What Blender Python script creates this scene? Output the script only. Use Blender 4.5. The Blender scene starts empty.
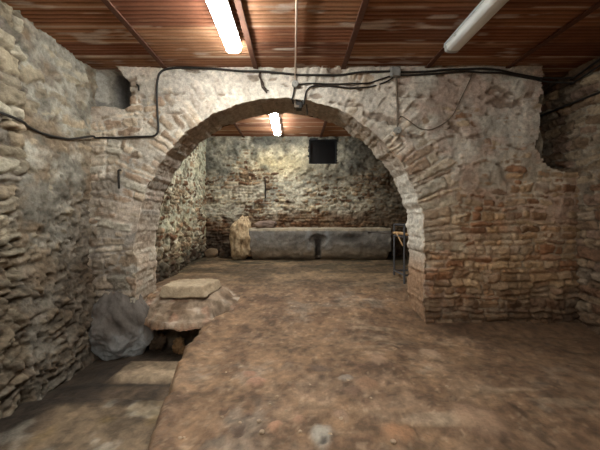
import bpy, bmesh, math, random
import numpy as np
from mathutils import Vector, noise as mnoise

scene = bpy.context.scene
COL = scene.collection
random.seed(7)

# ------------------------------------------------------------------ camera constants
F, VX, VY, CH, CY = 290.0, 295.0, 215.0, 1.18, -3.2     # focal (px), vanishing point, camera height, camera y
ZC = 2.80                                              # ceiling height

# ------------------------------------------------------------------ colour + noise helpers
def lin(r, g, b):
    c = np.array([r, g, b], float) / 255.0
    return np.where(c <= 0.04045, c / 12.92, ((c + 0.055) / 1.055) ** 2.4)

def h2(i, j, s):
    i = np.asarray(i).astype(np.int64); j = np.asarray(j).astype(np.int64)
    n = (i * 374761393 + j * 668265263 + s * 2147483647 + 974634777) & 0xFFFFFFFF
    n = ((n ^ (n >> 13)) * 1274126177) & 0xFFFFFFFF
    n = ((n ^ (n >> 16)) * 2246822519) & 0xFFFFFFFF
    n = n ^ (n >> 15)
    return (n & 0xFFFFFF) / float(0x1000000)

def vnoise(x, y, s=0):
    xi = np.floor(x); yi = np.floor(y)
    fx = x - xi; fy = y - yi
    fx = fx * fx * fx * (fx * (fx * 6 - 15) + 10); fy = fy * fy * fy * (fy * (fy * 6 - 15) + 10)
    a = h2(xi, yi, s); b = h2(xi + 1, yi, s); c = h2(xi, yi + 1, s); d = h2(xi + 1, yi + 1, s)
    return (a * (1 - fx) + b * fx) * (1 - fy) + (c * (1 - fx) + d * fx) * fy

def fbm(x, y, f, s=0, o=4, g=0.55):
    """fractal value noise, about -1..1"""
    t = 0; a = 1.0; n = 0
    for k in range(o):
        t = t + a * (vnoise(x * f + 17.3 * k, y * f - 9.1 * k, s + k) * 2 - 1)
        n += a; a *= g; f *= 2.03
    return t / n * 1.6

def sst(a, b, x):
    t = np.clip((x - a) / (b - a), 0, 1)
    return t * t * (3 - 2 * t)

def mix(a, b, t):
    t = np.asarray(t)
    if t.ndim == np.ndim(a) - 1 or (np.ndim(a) == 1 and t.ndim >= 1) or (np.ndim(b) > t.ndim):
        t = t[..., None]
    return a * (1 - t) + b * t

def stones(u, v, h, w, s, warp=0.02, jit=0.5):
    """coursed rubble: distance to the nearest joint and per-stone random numbers"""
    uu = u + fbm(u, v, 3.1, s + 50, 3) * warp * 1.5
    vv = v + fbm(u, v, 2.3, s + 60, 3) * warp + fbm(u, v, 8, s + 65, 2) * warp * 0.35
    t = vv / h; k = np.floor(t)
    b0 = k + jit * h2(k, k * 0, s + 1)
    k = np.where(t < b0, k - 1, k)
    b0 = k + jit * h2(k, k * 0, s + 1); b1 = k + 1 + jit * h2(k + 1, k * 0, s + 1)
    dv = np.minimum(t - b0, b1 - t) * h
    lv = (t - b0) / (b1 - b0) - .5
    wr = w * (0.7 + 0.7 * h2(k, k * 0, s + 2))
    q = uu / wr + 7.7 * h2(k, k * 0, s + 3); j = np.floor(q)
    c0 = j + .62 * h2(j, k, s + 4)
    j = np.where(q < c0, j - 1, j)
    c0 = j + .62 * h2(j, k, s + 4); c1 = j + 1 + .62 * h2(j + 1, k, s + 4)
    du = np.minimum(q - c0, c1 - q) * wr
    lu = (q - c0) / (c1 - c0) - .5
    r = 0.03
    e = np.where((du < r) & (dv < r), r - np.sqrt((r - np.minimum(du, r)) ** 2 + (r - np.minimum(dv, r)) ** 2), np.minimum(du, dv))
    e = e + fbm(u, v, 28, s + 70, 2) * 0.006
    R = [h2(j, k, s + 10 + i) for i in range(5)]
    return e, R, lu, lv

def stone_relief(e, R, lu, lv, u, v, s, amp=0.03, var=0.02, rd=0.022, tilt=0.03):
    return (amp * sst(-0.002, rd, e) + (R[0] - .5) * var * sst(0, .012, e) + ((R[1] - .5) * lu + (R[2] - .5) * lv) * tilt * sst(0, .012, e)
            + fbm(u, v, 13, s + 80, 4) * 0.008)

def palette(R, cols, s=0):
    n = len(cols); c = np.array(cols)
    idx = np.clip((R[3] * n).astype(int), 0, n - 1)
    out = c[idx] * (0.75 + 0.5 * R[4])[..., None]
    return out

# ------------------------------------------------------------------ object helpers
def new_obj(name, me, mat=None, parent=None):
    o = bpy.data.objects.new(name, me); COL.objects.link(o)
    if mat: me.materials.append(mat)
    if parent: o.parent = parent
    return o

def tag(o, label=None, cat=None, group=None, kind=None):
    if label: o['label'] = label
    if cat: o['category'] = cat
    if group: o['group'] = group
    if kind: o['kind'] = kind
    return o

def struct(o):
    o['kind'] = 'structure'; return o

def empty(name, loc, label, cat, group=None, rz=0.0):
    o = bpy.data.objects.new(name, None); COL.objects.link(o)
    o.empty_display_size = .1; o.location = loc; o.rotation_euler = (0, 0, rz)
    return tag(o, label, cat, group)

class Mesh:
    """collects grid patches with a colour per vertex; built as ONE mesh"""
    def __init__(s): s.v = []; s.c = []; s.f = []; s.n = 0
    def grid(s, P, C, keep=None, flip=False):
        ny, nx = P.shape[:2]
        idx = np.arange(ny * nx).reshape(ny, nx) + s.n
        q = np.stack([idx[:-1, :-1], idx[:-1, 1:], idx[1:, 1:], idx[1:, :-1]], -1).reshape(-1, 4)
        if keep is not None: q = q[keep.reshape(-1)]
        if flip: q = q[:, ::-1]
        s.v.append(P.reshape(-1, 3)); s.c.append(np.broadcast_to(C, P.shape).reshape(-1, 3)); s.f.append(q); s.n += ny * nx
    def build(s, name, mat, parent=None, smooth=True, sat=.90):
        v = np.concatenate(s.v).astype(np.float32); c = np.concatenate(s.c)
        lum = (c @ np.array([.2126, .7152, .0722]))[:, None]; c = lum + (c - lum) * sat; f = np.concatenate(s.f).astype(np.int32)
        used = np.zeros(len(v), bool); used[f.reshape(-1)] = True
        re = np.cumsum(used) - 1; v = v[used]; c = c[used]; f = re[f].astype(np.int32)
        me = bpy.data.meshes.new(name)
        me.vertices.add(len(v)); me.vertices.foreach_set('co', v.reshape(-1))
        me.loops.add(f.size); me.loops.foreach_set('vertex_index', f.reshape(-1))
        me.polygons.add(len(f)); me.polygons.foreach_set('loop_start', np.arange(0, f.size, 4, dtype=np.int32))
        me.update(calc_edges=True)
        a = me.color_attributes.new('Col', 'FLOAT_COLOR', 'POINT')
        a.data.foreach_set('color', np.concatenate([np.clip(c, 0, 1), np.ones((len(c), 1))], 1).astype(np.float32).reshape(-1))
        if smooth: me.polygons.foreach_set('use_smooth', np.ones(len(f), bool))
        me.validate()
        return new_obj(name, me, mat, parent)

def bm_obj(name, bm, mat, parent=None, smooth=False):
    me = bpy.data.meshes.new(name)
    bmesh.ops.recalc_face_normals(bm, faces=bm.faces)
    if smooth:
        for f in bm.faces: f.smooth = True
    bm.to_mesh(me); bm.free()
    return new_obj(name, me, mat, parent)

def add_box(bm, lo, hi, bev=0.0):
    r = bmesh.ops.create_cube(bm, size=1.0)
    for v in r['verts']:
        v.co = Vector([(lo[i] + hi[i]) / 2 + v.co[i] * (hi[i] - lo[i]) for i in range(3)])
    if bev:
        es = list({e for v in r['verts'] for e in v.link_edges})
        bmesh.ops.bevel(bm, geom=es, offset=bev, segments=2, affect='EDGES', profile=.5)

def add_tube(bm, pts, rad, n=8, caps=True):
    pts = [Vector(p) for p in pts]; rings = []
    up = Vector((0, 0, 1))
    for i, p in enumerate(pts):
        t = (pts[min(i + 1, len(pts) - 1)] - pts[max(i - 1, 0)]).normalized()
        a = t.cross(up)
        if a.length < 0.15: a = t.cross(Vector((1, 0, 0)))
        a.normalize(); b = t.cross(a)
        if rings and a.dot(pa) < 0: a, b = -a, -b
        pa = a
        rr = rad[i] if hasattr(rad, '__len__') else rad
        rings.append([bm.verts.new(p + (a * math.cos(k * 2 * math.pi / n) + b * math.sin(k * 2 * math.pi / n)) * rr) for k in range(n)])
    for r0, r1 in zip(rings, rings[1:]):
        for k in range(n):
            try: bm.faces.new((r0[k], r0[(k + 1) % n], r1[(k + 1) % n], r1[k]))
            except ValueError: pass
    if caps: bm.faces.new(rings[0][::-1]); bm.faces.new(rings[-1])

def smooth_path(pts, sub=8):
    """Catmull-Rom through the points"""
    P = [np.array(p, float) for p in pts]; P = [2 * P[0] - P[1]] + P + [2 * P[-1] - P[-2]]; out = []
    for i in range(1, len(P) - 2):
        for k in range(sub):
            t = k / sub; a, b, c, d = P[i - 1:i + 3]
            out.append(.5 * (2 * b + (c - a) * t + (2 * a - 5 * b + 4 * c - d) * t * t + (3 * b - a - 3 * c + d) * t ** 3))
    out.append(P[-2]); return out

def boxgrid(nx, ny, nz, lo, hi):
    """a box with a regular grid on every face, as a bmesh"""
    bm = bmesh.new(); d = {}
    def vt(i, j, k):
        key = (i, j, k)
        if key not in d:
            d[key] = bm.verts.new((lo[0] + (hi[0] - lo[0]) * i / nx, lo[1] + (hi[1] - lo[1]) * j / ny, lo[2] + (hi[2] - lo[2]) * k / nz))
        return d[key]
    for i in range(nx):
        for j in range(ny):
            for k in (0, nz): bm.faces.new([vt(i, j, k), vt(i + 1, j, k), vt(i + 1, j + 1, k), vt(i, j + 1, k)])
    for i in range(nx):
        for k in range(nz):
            for j in (0, ny): bm.faces.new([vt(i, j, k), vt(i + 1, j, k), vt(i + 1, j, k + 1), vt(i, j, k + 1)])
    for j in range(ny):
        for k in range(nz):
            for i in (0, nx): bm.faces.new([vt(i, j, k), vt(i, j + 1, k), vt(i, j + 1, k + 1), vt(i, j, k + 1)])
    return bm

def n3(p, f, s=0, o=4):
    return mnoise.fractal(Vector(p) * f + Vector((s * 3.7, s * 1.3, -s * 2.1)), 0.6, 2.0, o)

# ------------------------------------------------------------------ materials
def nodes(name):
    m = bpy.data.materials.new(name); m.use_nodes = True
    nt = m.node_tree; nt.nodes.clear()
    out = nt.nodes.new('ShaderNodeOutputMaterial'); b = nt.nodes.new('ShaderNodeBsdfPrincipled')
    nt.links.new(b.outputs[0], out.inputs[0]); b.inputs['Specular IOR Level'].default_value = .25
    return m, nt, b

def stone_mat(name, fine=60, bump=.35, rough=.9, var=.35, col=None, coarse=9, spec=.25, bd=.012):
    """colour from the attribute (or col), broken up with procedural noise and bump"""
    m, nt, b = nodes(name); L = nt.links.new
    tc = nt.nodes.new('ShaderNodeTexCoord')
    n1 = nt.nodes.new('ShaderNodeTexNoise'); n1.inputs['Scale'].default_value = fine; n1.inputs['Detail'].default_value = 6; n1.inputs['Roughness'].default_value = .65
    n2 = nt.nodes.new('ShaderNodeTexNoise'); n2.inputs['Scale'].default_value = coarse; n2.inputs['Detail'].default_value = 5
    L(tc.outputs['Object'], n1.inputs['Vector']); L(tc.outputs['Object'], n2.inputs['Vector'])
    if col is None:
        a = nt.nodes.new('ShaderNodeVertexColor'); a.layer_name = 'Col'; cs = a.outputs['Color']
    else:
        a = nt.nodes.new('ShaderNodeRGB'); a.outputs[0].default_value = (*col, 1); cs = a.outputs[0]
    ad = nt.nodes.new('ShaderNodeMath'); ad.operation = 'ADD'; L(n1.outputs['Fac'], ad.inputs[0]); L(n2.outputs['Fac'], ad.inputs[1])
    mr = nt.nodes.new('ShaderNodeMapRange'); mr.inputs['From Min'].default_value = .6; mr.inputs['From Max'].default_value = 1.4
    mr.inputs['To Min'].default_value = 1 - var; mr.inputs['To Max'].default_value = 1 + var
    L(ad.outputs[0], mr.inputs['Value'])
    vm = nt.nodes.new('ShaderNodeVectorMath'); vm.operation = 'SCALE'; L(cs, vm.inputs[0]); L(mr.outputs[0], vm.inputs['Scale'])
    L(vm.outputs[0], b.inputs['Base Color'])
    bp = nt.nodes.new('ShaderNodeBump'); bp.inputs['Strength'].default_value = bump; bp.inputs['Distance'].default_value = bd
    L(ad.outputs[0], bp.inputs['Height']); L(bp.outputs[0], b.inputs['Normal'])
    b.inputs['Roughness'].default_value = rough; b.inputs['Specular IOR Level'].default_value = spec
    return m

def plain(name, col, rough=.5, metal=0.0, var=.15, scale=30):
    m = stone_mat(name, fine=scale, bump=.08, rough=rough, var=var, col=col, spec=.4, bd=.003)
    m.node_tree.nodes['Principled BSDF'].inputs['Metallic'].default_value = metal
    return m

M_wall = stone_mat('rubble_masonry', fine=75, bump=.6, var=.42, coarse=24, bd=.012)
M_floor = stone_mat('packed_earth', fine=55, bump=.6, rough=.72, var=.36, coarse=13, spec=.35)
M_tile = stone_mat('terracotta', fine=70, bump=.12, rough=.75, var=.22, coarse=5)
M_rust = plain('rusted_steel', lin(92, 58, 42), .75, .2, .4, 40)
M_cable = plain('black_cable', lin(40, 36, 33), .55)
M_cable2 = plain('grey_brown_cable', lin(112, 98, 84), .7)
M_conduit = plain('pale_conduit', lin(186, 164, 146), .6)
M_box = plain('grey_plastic', lin(136, 134, 130), .6)
M_box2 = plain('pale_plastic', lin(146, 143, 136), .6)
M_dark = plain('dark_plastic', lin(42, 38, 36), .6)
M_iron = plain('old_iron', lin(48, 42, 38), .6, .5, .3)
M_steel = plain('grey_steel', lin(92, 92, 96), .45, .5, .2)
M_house = plain('lamp_housing_grey', lin(176, 178, 178), .5)
M_cap = plain('lamp_end_cap', lin(170, 170, 166), .5)
M_lens = plain('dull_diffuser', lin(228, 230, 228), .3, 0, .06, 12)
M_wood = plain('bare_wood', lin(190, 150, 104), .7, 0, .25, 50)
M_poledark = plain('dark_wood', lin(58, 44, 36), .7, 0, .25, 50)
M_black = plain('black_painted_metal', lin(20, 20, 22), .6)
M_ventdark = plain('vent_dark', lin(10, 10, 12), .35)  # near-black, stands in for the dark inside the vent opening
M_boulder = stone_mat('grey_limestone', fine=30, bump=.4, rough=.85, var=.25, coarse=4)
M_trough = stone_mat('worn_stone', fine=40, bump=.5, rough=.8, var=.4, coarse=6)
M_rock = stone_mat('tan_rock', fine=45, bump=.7, rough=.9, var=.35, coarse=8)

def glow(name, col, strength):
    m, nt, b = nodes(name)
    b.inputs['Base Color'].default_value = (.8, .8, .8, 1)
    b.inputs['Emission Color'].default_value = (*col, 1); b.inputs['Emission Strength'].default_value = strength
    return m
LAMP = (.97, 1.0, .955)
M_glowA = glow('lit_diffuser', LAMP, 34.0)
M_glowB = glow('lit_diffuser_back', LAMP, 32.0)

M_fillC = glow('fill_glow_rear', LAMP, 48.0)  # emission of the added fill lamp behind the camera, left
M_fillD = glow('fill_glow_dim', LAMP, 9.0)  # weaker emission of the added fill lamp on the right

# ------------------------------------------------------------------ the arch wall
ACX, ACZ, AR, TH = -0.16, 0.873, 1.588, 0.45
XL, XR = -2.285, 3.12
def arch_R(th):            # ragged radius of the opening at an angle
    x = np.cos(th); z = np.sin(th)
    return AR + .016 * fbm(x * 3 + 5, z * 3, 3.0, 901, 3) + .012 * (h2(np.floor(th / .052), 0 * th, 55) - .5)
def jamb_R(z, side):
    zz = np.minimum(z - ACZ, 0.0)
    e = arch_R(np.where(side > 0, 0.0, math.pi) + 0 * z)
    return e + (.018 * fbm(zz * 1.0, side * 9.0 + 0 * zz, 5.0, 903, 3) - .018 * fbm(0 * zz, side * 9.0 + 0 * zz, 5.0, 903, 3)) + .02 * (h2(np.floor(zz / .11), side * 3 + 0 * zz, 57) - .5) * sst(0, -.05, zz)
def hole_sd(x, z):
    dx = x - ACX; dz = z - ACZ
    r = np.hypot(dx, dz); th = np.arctan2(np.maximum(dz, 0), dx)
    side = np.sign(dx) + (dx == 0)
    return np.where(dz > 0, r - arch_R(th), np.abs(dx) - jamb_R(z, side))
def hole_snap(x, z):
    dx = x - ACX; dz = z - ACZ
    r = np.hypot(dx, dz) + 1e-9; th = np.arctan2(np.maximum(dz, 0), dx)
    side = np.sign(dx) + (dx == 0); R = arch_R(th)
    return (np.where(dz > 0, ACX + dx / r * R, ACX + side * jamb_R(z, side)), np.where(dz > 0, ACZ + dz / r * R, z))

C_plast = lin(208, 198, 182); C_plast2 = lin(176, 166, 152); C_grey = lin(150, 144, 136); C_soot = lin(92, 86, 80)
S_pink = [lin(184, 164, 140), lin(172, 150, 126), lin(194, 176, 152), lin(178, 162, 142), lin(164, 138, 114), lin(182, 172, 154)]
S_tan = [lin(176, 148, 116), lin(164, 134, 104), lin(152, 122, 94), lin(182, 158, 128), lin(158, 128, 106), lin(146, 108, 80), lin(170, 148, 124)]
S_left = [lin(174, 162, 138), lin(158, 144, 120), lin(186, 176, 154), lin(146, 134, 114), lin(166, 148, 122), lin(140, 130, 116)]
S_back = [lin(140, 112, 82), lin(170, 152, 122), lin(112, 78, 52), lin(190, 178, 152), lin(96, 68, 46), lin(152, 126, 96)]
C_joint = lin(122, 100, 80); C_jdark = lin(76, 60, 46)
D_brown = lin(104, 76, 54)

def grit(h, col, u, v, s, a=1.0):
    """pitted, crumbly surface: small holes, lumps and specks"""
    p = sst(.30, .75, fbm(u * .75, v * 1.2, 17, s, 3)); q = fbm(u, v, 34, s + 3, 2); w = fbm(u * .8, v * 1.15, 9, s + 6, 4)
    h = h - .016 * a * p + .006 * a * q + .010 * a * w
    col = put(col, col * np.array([.50, .45, .40]), p * .75 * a)
    col = col * (1 + a * (.20 * q + .24 * w))[..., None]
    return h, col

def put(col, c2, t): return mix(col, c2, np.clip(t, 0, 1))

def arch_face(x, z):
    """relief towards the room and colour of the arch wall"""
    dx = x - ACX; dz = z - ACZ; r = np.hypot(dx, dz); th = np.arctan2(dz, dx)
    left = x < ACX
    eL, RL, auL, avL = stones(x, z, .10, .21, 11, .045)
    eR, RR, auR, avR = stones(x, z, .074, .17, 21, .028)
    pick = lambda a, b: np.where(left, a, b)
    e = pick(eL, eR); R = [pick(a, b) for a, b in zip(RL, RR)]; lu = pick(auL, auR); lv = pick(avL, avR)
    hP = stone_relief(e, R, lu, lv, x, z, 31, .026, .022, .02, .04)
    cP = np.where(left[..., None], palette(R, S_pink), palette(R, S_tan))
    # voussoirs: long thin stones set on edge
    arc = th * (AR + .25)
    eV, RV, auV, avV = stones(r - AR + 10, arc, .095, .42, 41, .02, .6)
    hV = stone_relief(eV, RV, auV, avV, r, arc, 51, .026, .022, .020, .02)
    cV = palette(RV, S_pink)
    outer = AR + .44 + .12 * (h2(np.floor(arc / .088), 0 * arc, 77) - .5) + .05 * fbm(x, z, 5, 78, 2)
    mv = sst(.02, -.02, r - outer) * sst(-.12, -.02, dz + .25 * (np.abs(dx) - AR))
    h = np.where(mv > .5, hV, hP); col = mix(cP, cV, mv); ee = np.where(mv > .5, eV, e)
    # joints
    jt = sst(.012, -.004, ee)
    col = put(col, C_joint, jt * .55)
    # lime plaster filling and covering
    n1 = fbm(x, z, 1.7, 91, 4); n2 = fbm(x, z, 5.5, 95, 4); n3_ = fbm(x, z, 16, 97, 3)
    top = sst(1.55, 2.35, z)
    bias = np.where(left, -.006 + .012 * top, -.006 + .034 * sst(1.15, 1.75, z + .15 * n1)) + .016 * sst(2.45, 2.6, z)
    bias = np.where(mv > .5, -.001 + .012 * sst(.4, 1.4, dz), bias)
    # bare pier courses at the right, fully plastered spandrel above
    hp = .012 + bias + .016 * n1 + .010 * n2 + .003 * n3_
    pm = sst(-.004, .006, hp - h)
    cp = put(mix(C_plast, C_plast2, sst(-.5, .6, n2)), lin(196, 172, 152), sst(0, .8, n1) * .6)
    cp = put(cp, C_grey, sst(.15, .9, fbm(x, z, 2.6, 131, 4)) * np.where(left, .7, .4))
    cp = put(cp, lin(186, 152, 134), sst(.6, 1.3, x) * sst(-.3, .6, fbm(x, z, 4.2, 133, 4)) * .6)
    col = mix(col, cp, pm); h = np.maximum(h, hp * .85 + .15 * h)
    # limewash traces over the crown of the arch
    ww = sst(-.15, .75, fbm(x, z, 3.3, 141, 4) + .9 * sst(1.75, 2.35, z) * sst(1.9, .5, np.abs(dx)) - .3)
    col = put(col, lin(212, 202, 188), ww * .72)
    # chipped holes in the plaster
    ch = sst(.62, .85, fbm(x * .7, z * 1.6, 6.5, 151, 3)) * sst(1.2, 1.6, z)
    h = h - .02 * ch; col = put(col, lin(120, 96, 76), ch * .7)
    # right side: browner, damp towards the foot
    br = sst(1.1, 1.9, x) * sst(2.0, 1.0, z + .25 * n1)
    col = put(col, col * np.array([.95, .78, .58]), br * .85)
    col = put(col, lin(150, 98, 56), sst(1.15, 1.5, x) * sst(2.3, 1.6, x) * sst(1.15, .7, z) * sst(-.2, .5, n2) * .35)
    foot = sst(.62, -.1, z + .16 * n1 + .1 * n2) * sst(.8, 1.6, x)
    col = put(col, D_brown * .55, foot * .85)
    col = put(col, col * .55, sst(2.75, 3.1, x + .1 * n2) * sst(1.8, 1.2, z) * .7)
    # left pier: darker grey-brown towards the corner and lower down
    st = sst(-1.75, -2.2, x + .14 * n1) * sst(2.1, 1.6, z)
    col = put(col, lin(104, 90, 76), st * sst(-.5, .5, n2) * .7)
    st2 = sst(.95, .5, z + .2 * n1) * sst(-1.7, -2.1, x)
    col = put(col, lin(84, 70, 58), st2 * .6)
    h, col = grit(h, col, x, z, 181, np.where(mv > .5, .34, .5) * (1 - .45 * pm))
    # niche at the top left
    xn = (x - XL) / (-1.815 - XL)
    zn = 2.365 + .012 * fbm(x, z, 9, 161, 2); zt = 2.80 - .16 * sst(.68, 1.0, xn)
    inn = (xn < 1 + .008 * fbm(z, x, 8, 163, 2)) & (z > zn) & (z < zt)
    nd = .04 + .10 * sst(.02, .30, xn) + .04 * sst(.42, .55, xn) + .12 * sst(.50, .60, xn)
    nd = nd * sst(0, .03, z - zn)
    h = np.where(inn, -nd + .02 * n2, h)
    cn = put(mix(lin(176, 170, 158), lin(134, 128, 120), sst(-.4, .5, n2)), lin(96, 94, 94), sst(.4, .6, xn) * .8)  # lit left and shaded deep right of the niche put into the colour
    col = np.where(inn[..., None], cn, col)
    # soft damp streaks under the crown and on the spandrels
    col = col * (1 + .16 * fbm(x * 2.2, z * .6, 2.2, 171, 4))[..., None]
    return h, col

def arch_wall():
    mb = Mesh(); st = .012
    xs = np.arange(XL - .06, XR + .06, st); zs = np.arange(-.42, ZC + .06, st)
    X, Z = np.meshgrid(xs, zs)
    xc = (X[:-1, :-1] + X[1:, 1:]) / 2; zc = (Z[:-1, :-1] + Z[1:, 1:]) / 2
    keep = hole_sd(xc, zc) > 0
    ex = 2.68 + .04 * fbm(zc, zc * 0, 4, 201, 3) + .05 * (h2(np.floor(zc / .1), 0 * zc, 203) - .5)
    ez = 1.64 + .03 * fbm(xc, xc * 0, 5, 205, 3) + .10 * sst(2.95, 2.7, xc)
    notch = (xc > ex) & (zc > ez); keep &= ~notch
    k = np.pad(keep, 1, constant_values=False); kin = np.pad(keep, 1, constant_values=True)
    anyk = k[:-1, :-1] | k[1:, :-1] | k[:-1, 1:] | k[1:, 1:]
    allk = kin[:-1, :-1] & kin[1:, :-1] & kin[:-1, 1:] & kin[1:, 1:]
    sd = hole_sd(X, Z)
    bnd = anyk & ~allk & (np.abs(sd) < .03)
    sx, sz = hole_snap(X, Z)
    X = np.where(bnd, sx, X); Z = np.where(bnd, sz, Z)
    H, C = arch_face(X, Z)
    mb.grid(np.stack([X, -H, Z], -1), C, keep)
    # the soffit of the arch and both jambs
    zl = np.arange(-.42, ACZ, .014); ths = np.arange(math.pi, 0, -.0085)
    cx = np.concatenate([ACX - jamb_R(zl, -1 + 0 * zl), ACX + arch_R(ths) * np.cos(ths), (ACX + jamb_R(zl, 1 + 0 * zl))[::-1]])
    cz = np.concatenate([zl, ACZ + arch_R(ths) * np.sin(ths), zl[::-1]])
    nx_ = np.concatenate([1 + 0 * zl, -np.cos(ths), -1 + 0 * zl]); nz_ = np.concatenate([0 * zl, -np.sin(ths), 0 * zl])
    s = np.concatenate([[0], np.cumsum(np.hypot(np.diff(cx), np.diff(cz)))])
    nj = 34; t = np.linspace(0, 1, nj)
    Hf, Cf = arch_face(cx + nx_ * -.01, cz + nz_ * -.01)
    S, T = np.meshgrid(s, t); Y = -Hf[None] + (TH + Hf[None]) * T
    e, R, lu, lv = stones(Y, S, .088, .3, 211, .012)
    arcm = (S > ACZ + .42 + .1) & (S < ACZ + .42 + math.pi * AR - .1)
    d = stone_relief(e, R, lu, lv, Y, S, 221, .008, .010, .02, .010) - .004 + .006 * fbm(Y, S, 7, 225, 3)
    d = d * sst(0, .12, T)
    c = palette(R, S_pink); c = put(c, C_joint, sst(.012, -.004, e) * .7)
    n = fbm(Y, S, 3, 231, 4)
    c = np.where(arcm[..., None], put(c, lin(158, 146, 134), .66 + .2 * n), c)
    rightj = S > ACZ + .42 + math.pi * AR * .86
    c = np.where(rightj[..., None], put(put(c, lin(206, 200, 188), .75), lin(150, 112, 78), sst(0.0, .5, S - (ACZ + .42 + math.pi * AR + .05)) * .9), c)
    leftj = S < ACZ + .42 + .35
    c = np.where(leftj[..., None], put(c, lin(182, 166, 148), .6), c)
    d2, c = grit(d, c, Y, S, 233, .35); d = d + (d2 - d) * sst(0, .12, T)
    c = mix(Cf[None] + 0 * c, c, sst(0, .1, T))
    mb.grid(np.stack([cx[None] + nx_[None] * d, Y, cz[None] + nz_[None] * d], -1), c, flip=True)
    # rear face, towards the back room
    st = .03
    xs = np.arange(-2.0, 3.3, st); zs = np.arange(-.42, ZC + .06, st)
    X, Z = np.meshgrid(xs, zs); xc = (X[:-1, :-1] + X[1:, 1:]) / 2; zc = (Z[:-1, :-1] + Z[1:, 1:]) / 2
    keep = (hole_sd(xc, zc) > 0) & ~((xc > 2.68) & (zc > 1.7))
    k = np.pad(keep, 1, constant_values=False); kin = np.pad(keep, 1, constant_values=True)
    bnd = (k[:-1, :-1] | k[1:, :-1] | k[:-1, 1:] | k[1:, 1:]) & ~(kin[:-1, :-1] & kin[1:, :-1] & kin[:-1, 1:] & kin[1:, 1:]) & (np.abs(hole_sd(X, Z)) < .06)
    sx, sz = hole_snap(X, Z); X = np.where(bnd, sx, X); Z = np.where(bnd, sz, Z)
    e, R, lu, lv = stones(X, Z, .1, .25, 241, .03)
    H = stone_relief(e, R, lu, lv, X, Z, 243); H = np.where(bnd, 0, H)
    mb.grid(np.stack([X, TH + H, Z], -1), put(palette(R, S_back), C_joint, sst(.01, 0, e)), keep, flip=True)
    # the ledge and cheek of the gap at the upper right
    ys = np.arange(-.02, TH + .25, .02); xs = np.arange(2.6, XR + .05, .02)
    Xg, Yg = np.meshgrid(xs, ys)
    mb.grid(np.stack([Xg, Yg, 1.62 + .03 * fbm(Xg, Yg, 6, 251, 3)], -1), lin(150, 126, 100) * (1 + .3 * fbm(Xg, Yg, 8, 253, 3))[..., None])
    zs = np.arange(1.55, ZC + .05, .02); Zg, Yg = np.meshgrid(zs, ys)
    mb.grid(np.stack([2.70 + .03 * fbm(Zg, Yg, 6, 255, 3), Yg, Zg], -1), lin(150, 132, 110) * (1 + .3 * fbm(Zg, Yg, 8, 257, 3))[..., None], flip=True)
    return mb.build('wall_middle', M_wall)
struct(arch_wall())

# ------------------------------------------------------------------ side walls
def left_face(y, z):
    """left wall of the front room: relief into the room, colour"""
    e, R, lu, lv = stones(y, z, .115, .22, 301, .05)
    e2, R2, lu2, lv2 = stones(y + .35 * z, z - .3 * y, .075, .115, 311, .07)
    n1 = fbm(y, z, 1.3, 321, 4); n2 = fbm(y, z, 5, 325, 4); n3_ = fbm(y, z, 15, 327, 3)
    low = sst(1.55, 1.0, z + .25 * n1)                                  # rough rubble low down
    h1 = stone_relief(e, R, lu, lv, y, z, 331, .045, .04, .028, .07)
    h2_ = stone_relief(e2, R2, lu2, lv2, y, z, 341, .028, .045, .03, .08) + .03 * n2 + .008 * n3_
    h = h1 * (1 - low) + h2_ * low
    col = mix(palette(R, S_left), palette(R2, S_left) * .80, low)
    ee = e * (1 - low) + e2 * low
    col = put(col, C_jdark, sst(.016, -.004, ee) * .8)
    near = sst(-.80, -.86, y + .05 * n2)                                # the bare masonry nearest the camera
    h = h + .05 * near * (1 - low) + .10 * sst(.9, -.2, z) * (1 - .3 * near)
    # render
    hp = np.where(near > .5, -.01, .055) + .012 * n1 + .012 * n2 + .003 * n3_ - .035 * low + .10 * sst(.9, -.2, z)
    pm = sst(-.006, .008, hp - h)
    cp = mix(lin(172, 166, 152), lin(128, 122, 110), sst(-.5, .5, n2 + .4 * n1))
    cp = put(cp, lin(136, 112, 84), sst(.1, .7, fbm(y, z, 3.2, 351, 4)) * .7)
    cp = put(cp, lin(196, 188, 172), sst(.25, .8, fbm(y, z, 4.2, 353, 4)) * .6)
    col = mix(col, cp, pm); h = np.maximum(h, hp)
    ch = sst(.5, .8, fbm(y, z, 6, 355, 3)) * (1 - low) * (1 - near)
    h = h - .02 * ch; col = put(col, lin(140, 122, 98), ch * .5)
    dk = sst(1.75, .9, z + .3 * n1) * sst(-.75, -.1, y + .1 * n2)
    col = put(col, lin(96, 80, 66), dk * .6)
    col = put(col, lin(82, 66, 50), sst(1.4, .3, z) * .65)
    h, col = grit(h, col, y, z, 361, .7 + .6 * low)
    return h, col

def wall_along_y(name, ys, zs, x0, sgn, face):
    mb = Mesh(); Y, Z = np.meshgrid(ys, zs); H, C = face(Y, Z)
    mb.grid(np.stack([x0 + sgn * H, Y, Z], -1), C, flip=sgn > 0)
    return struct(mb.build(name, M_wall))
zs = np.arange(-.45, ZC + .05, .013)
wall_along_y('wall_left', np.concatenate([np.arange(-6, -2.4, .04), np.arange(-2.4, .06, .012)]), zs, XL, 1, left_face)

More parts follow.
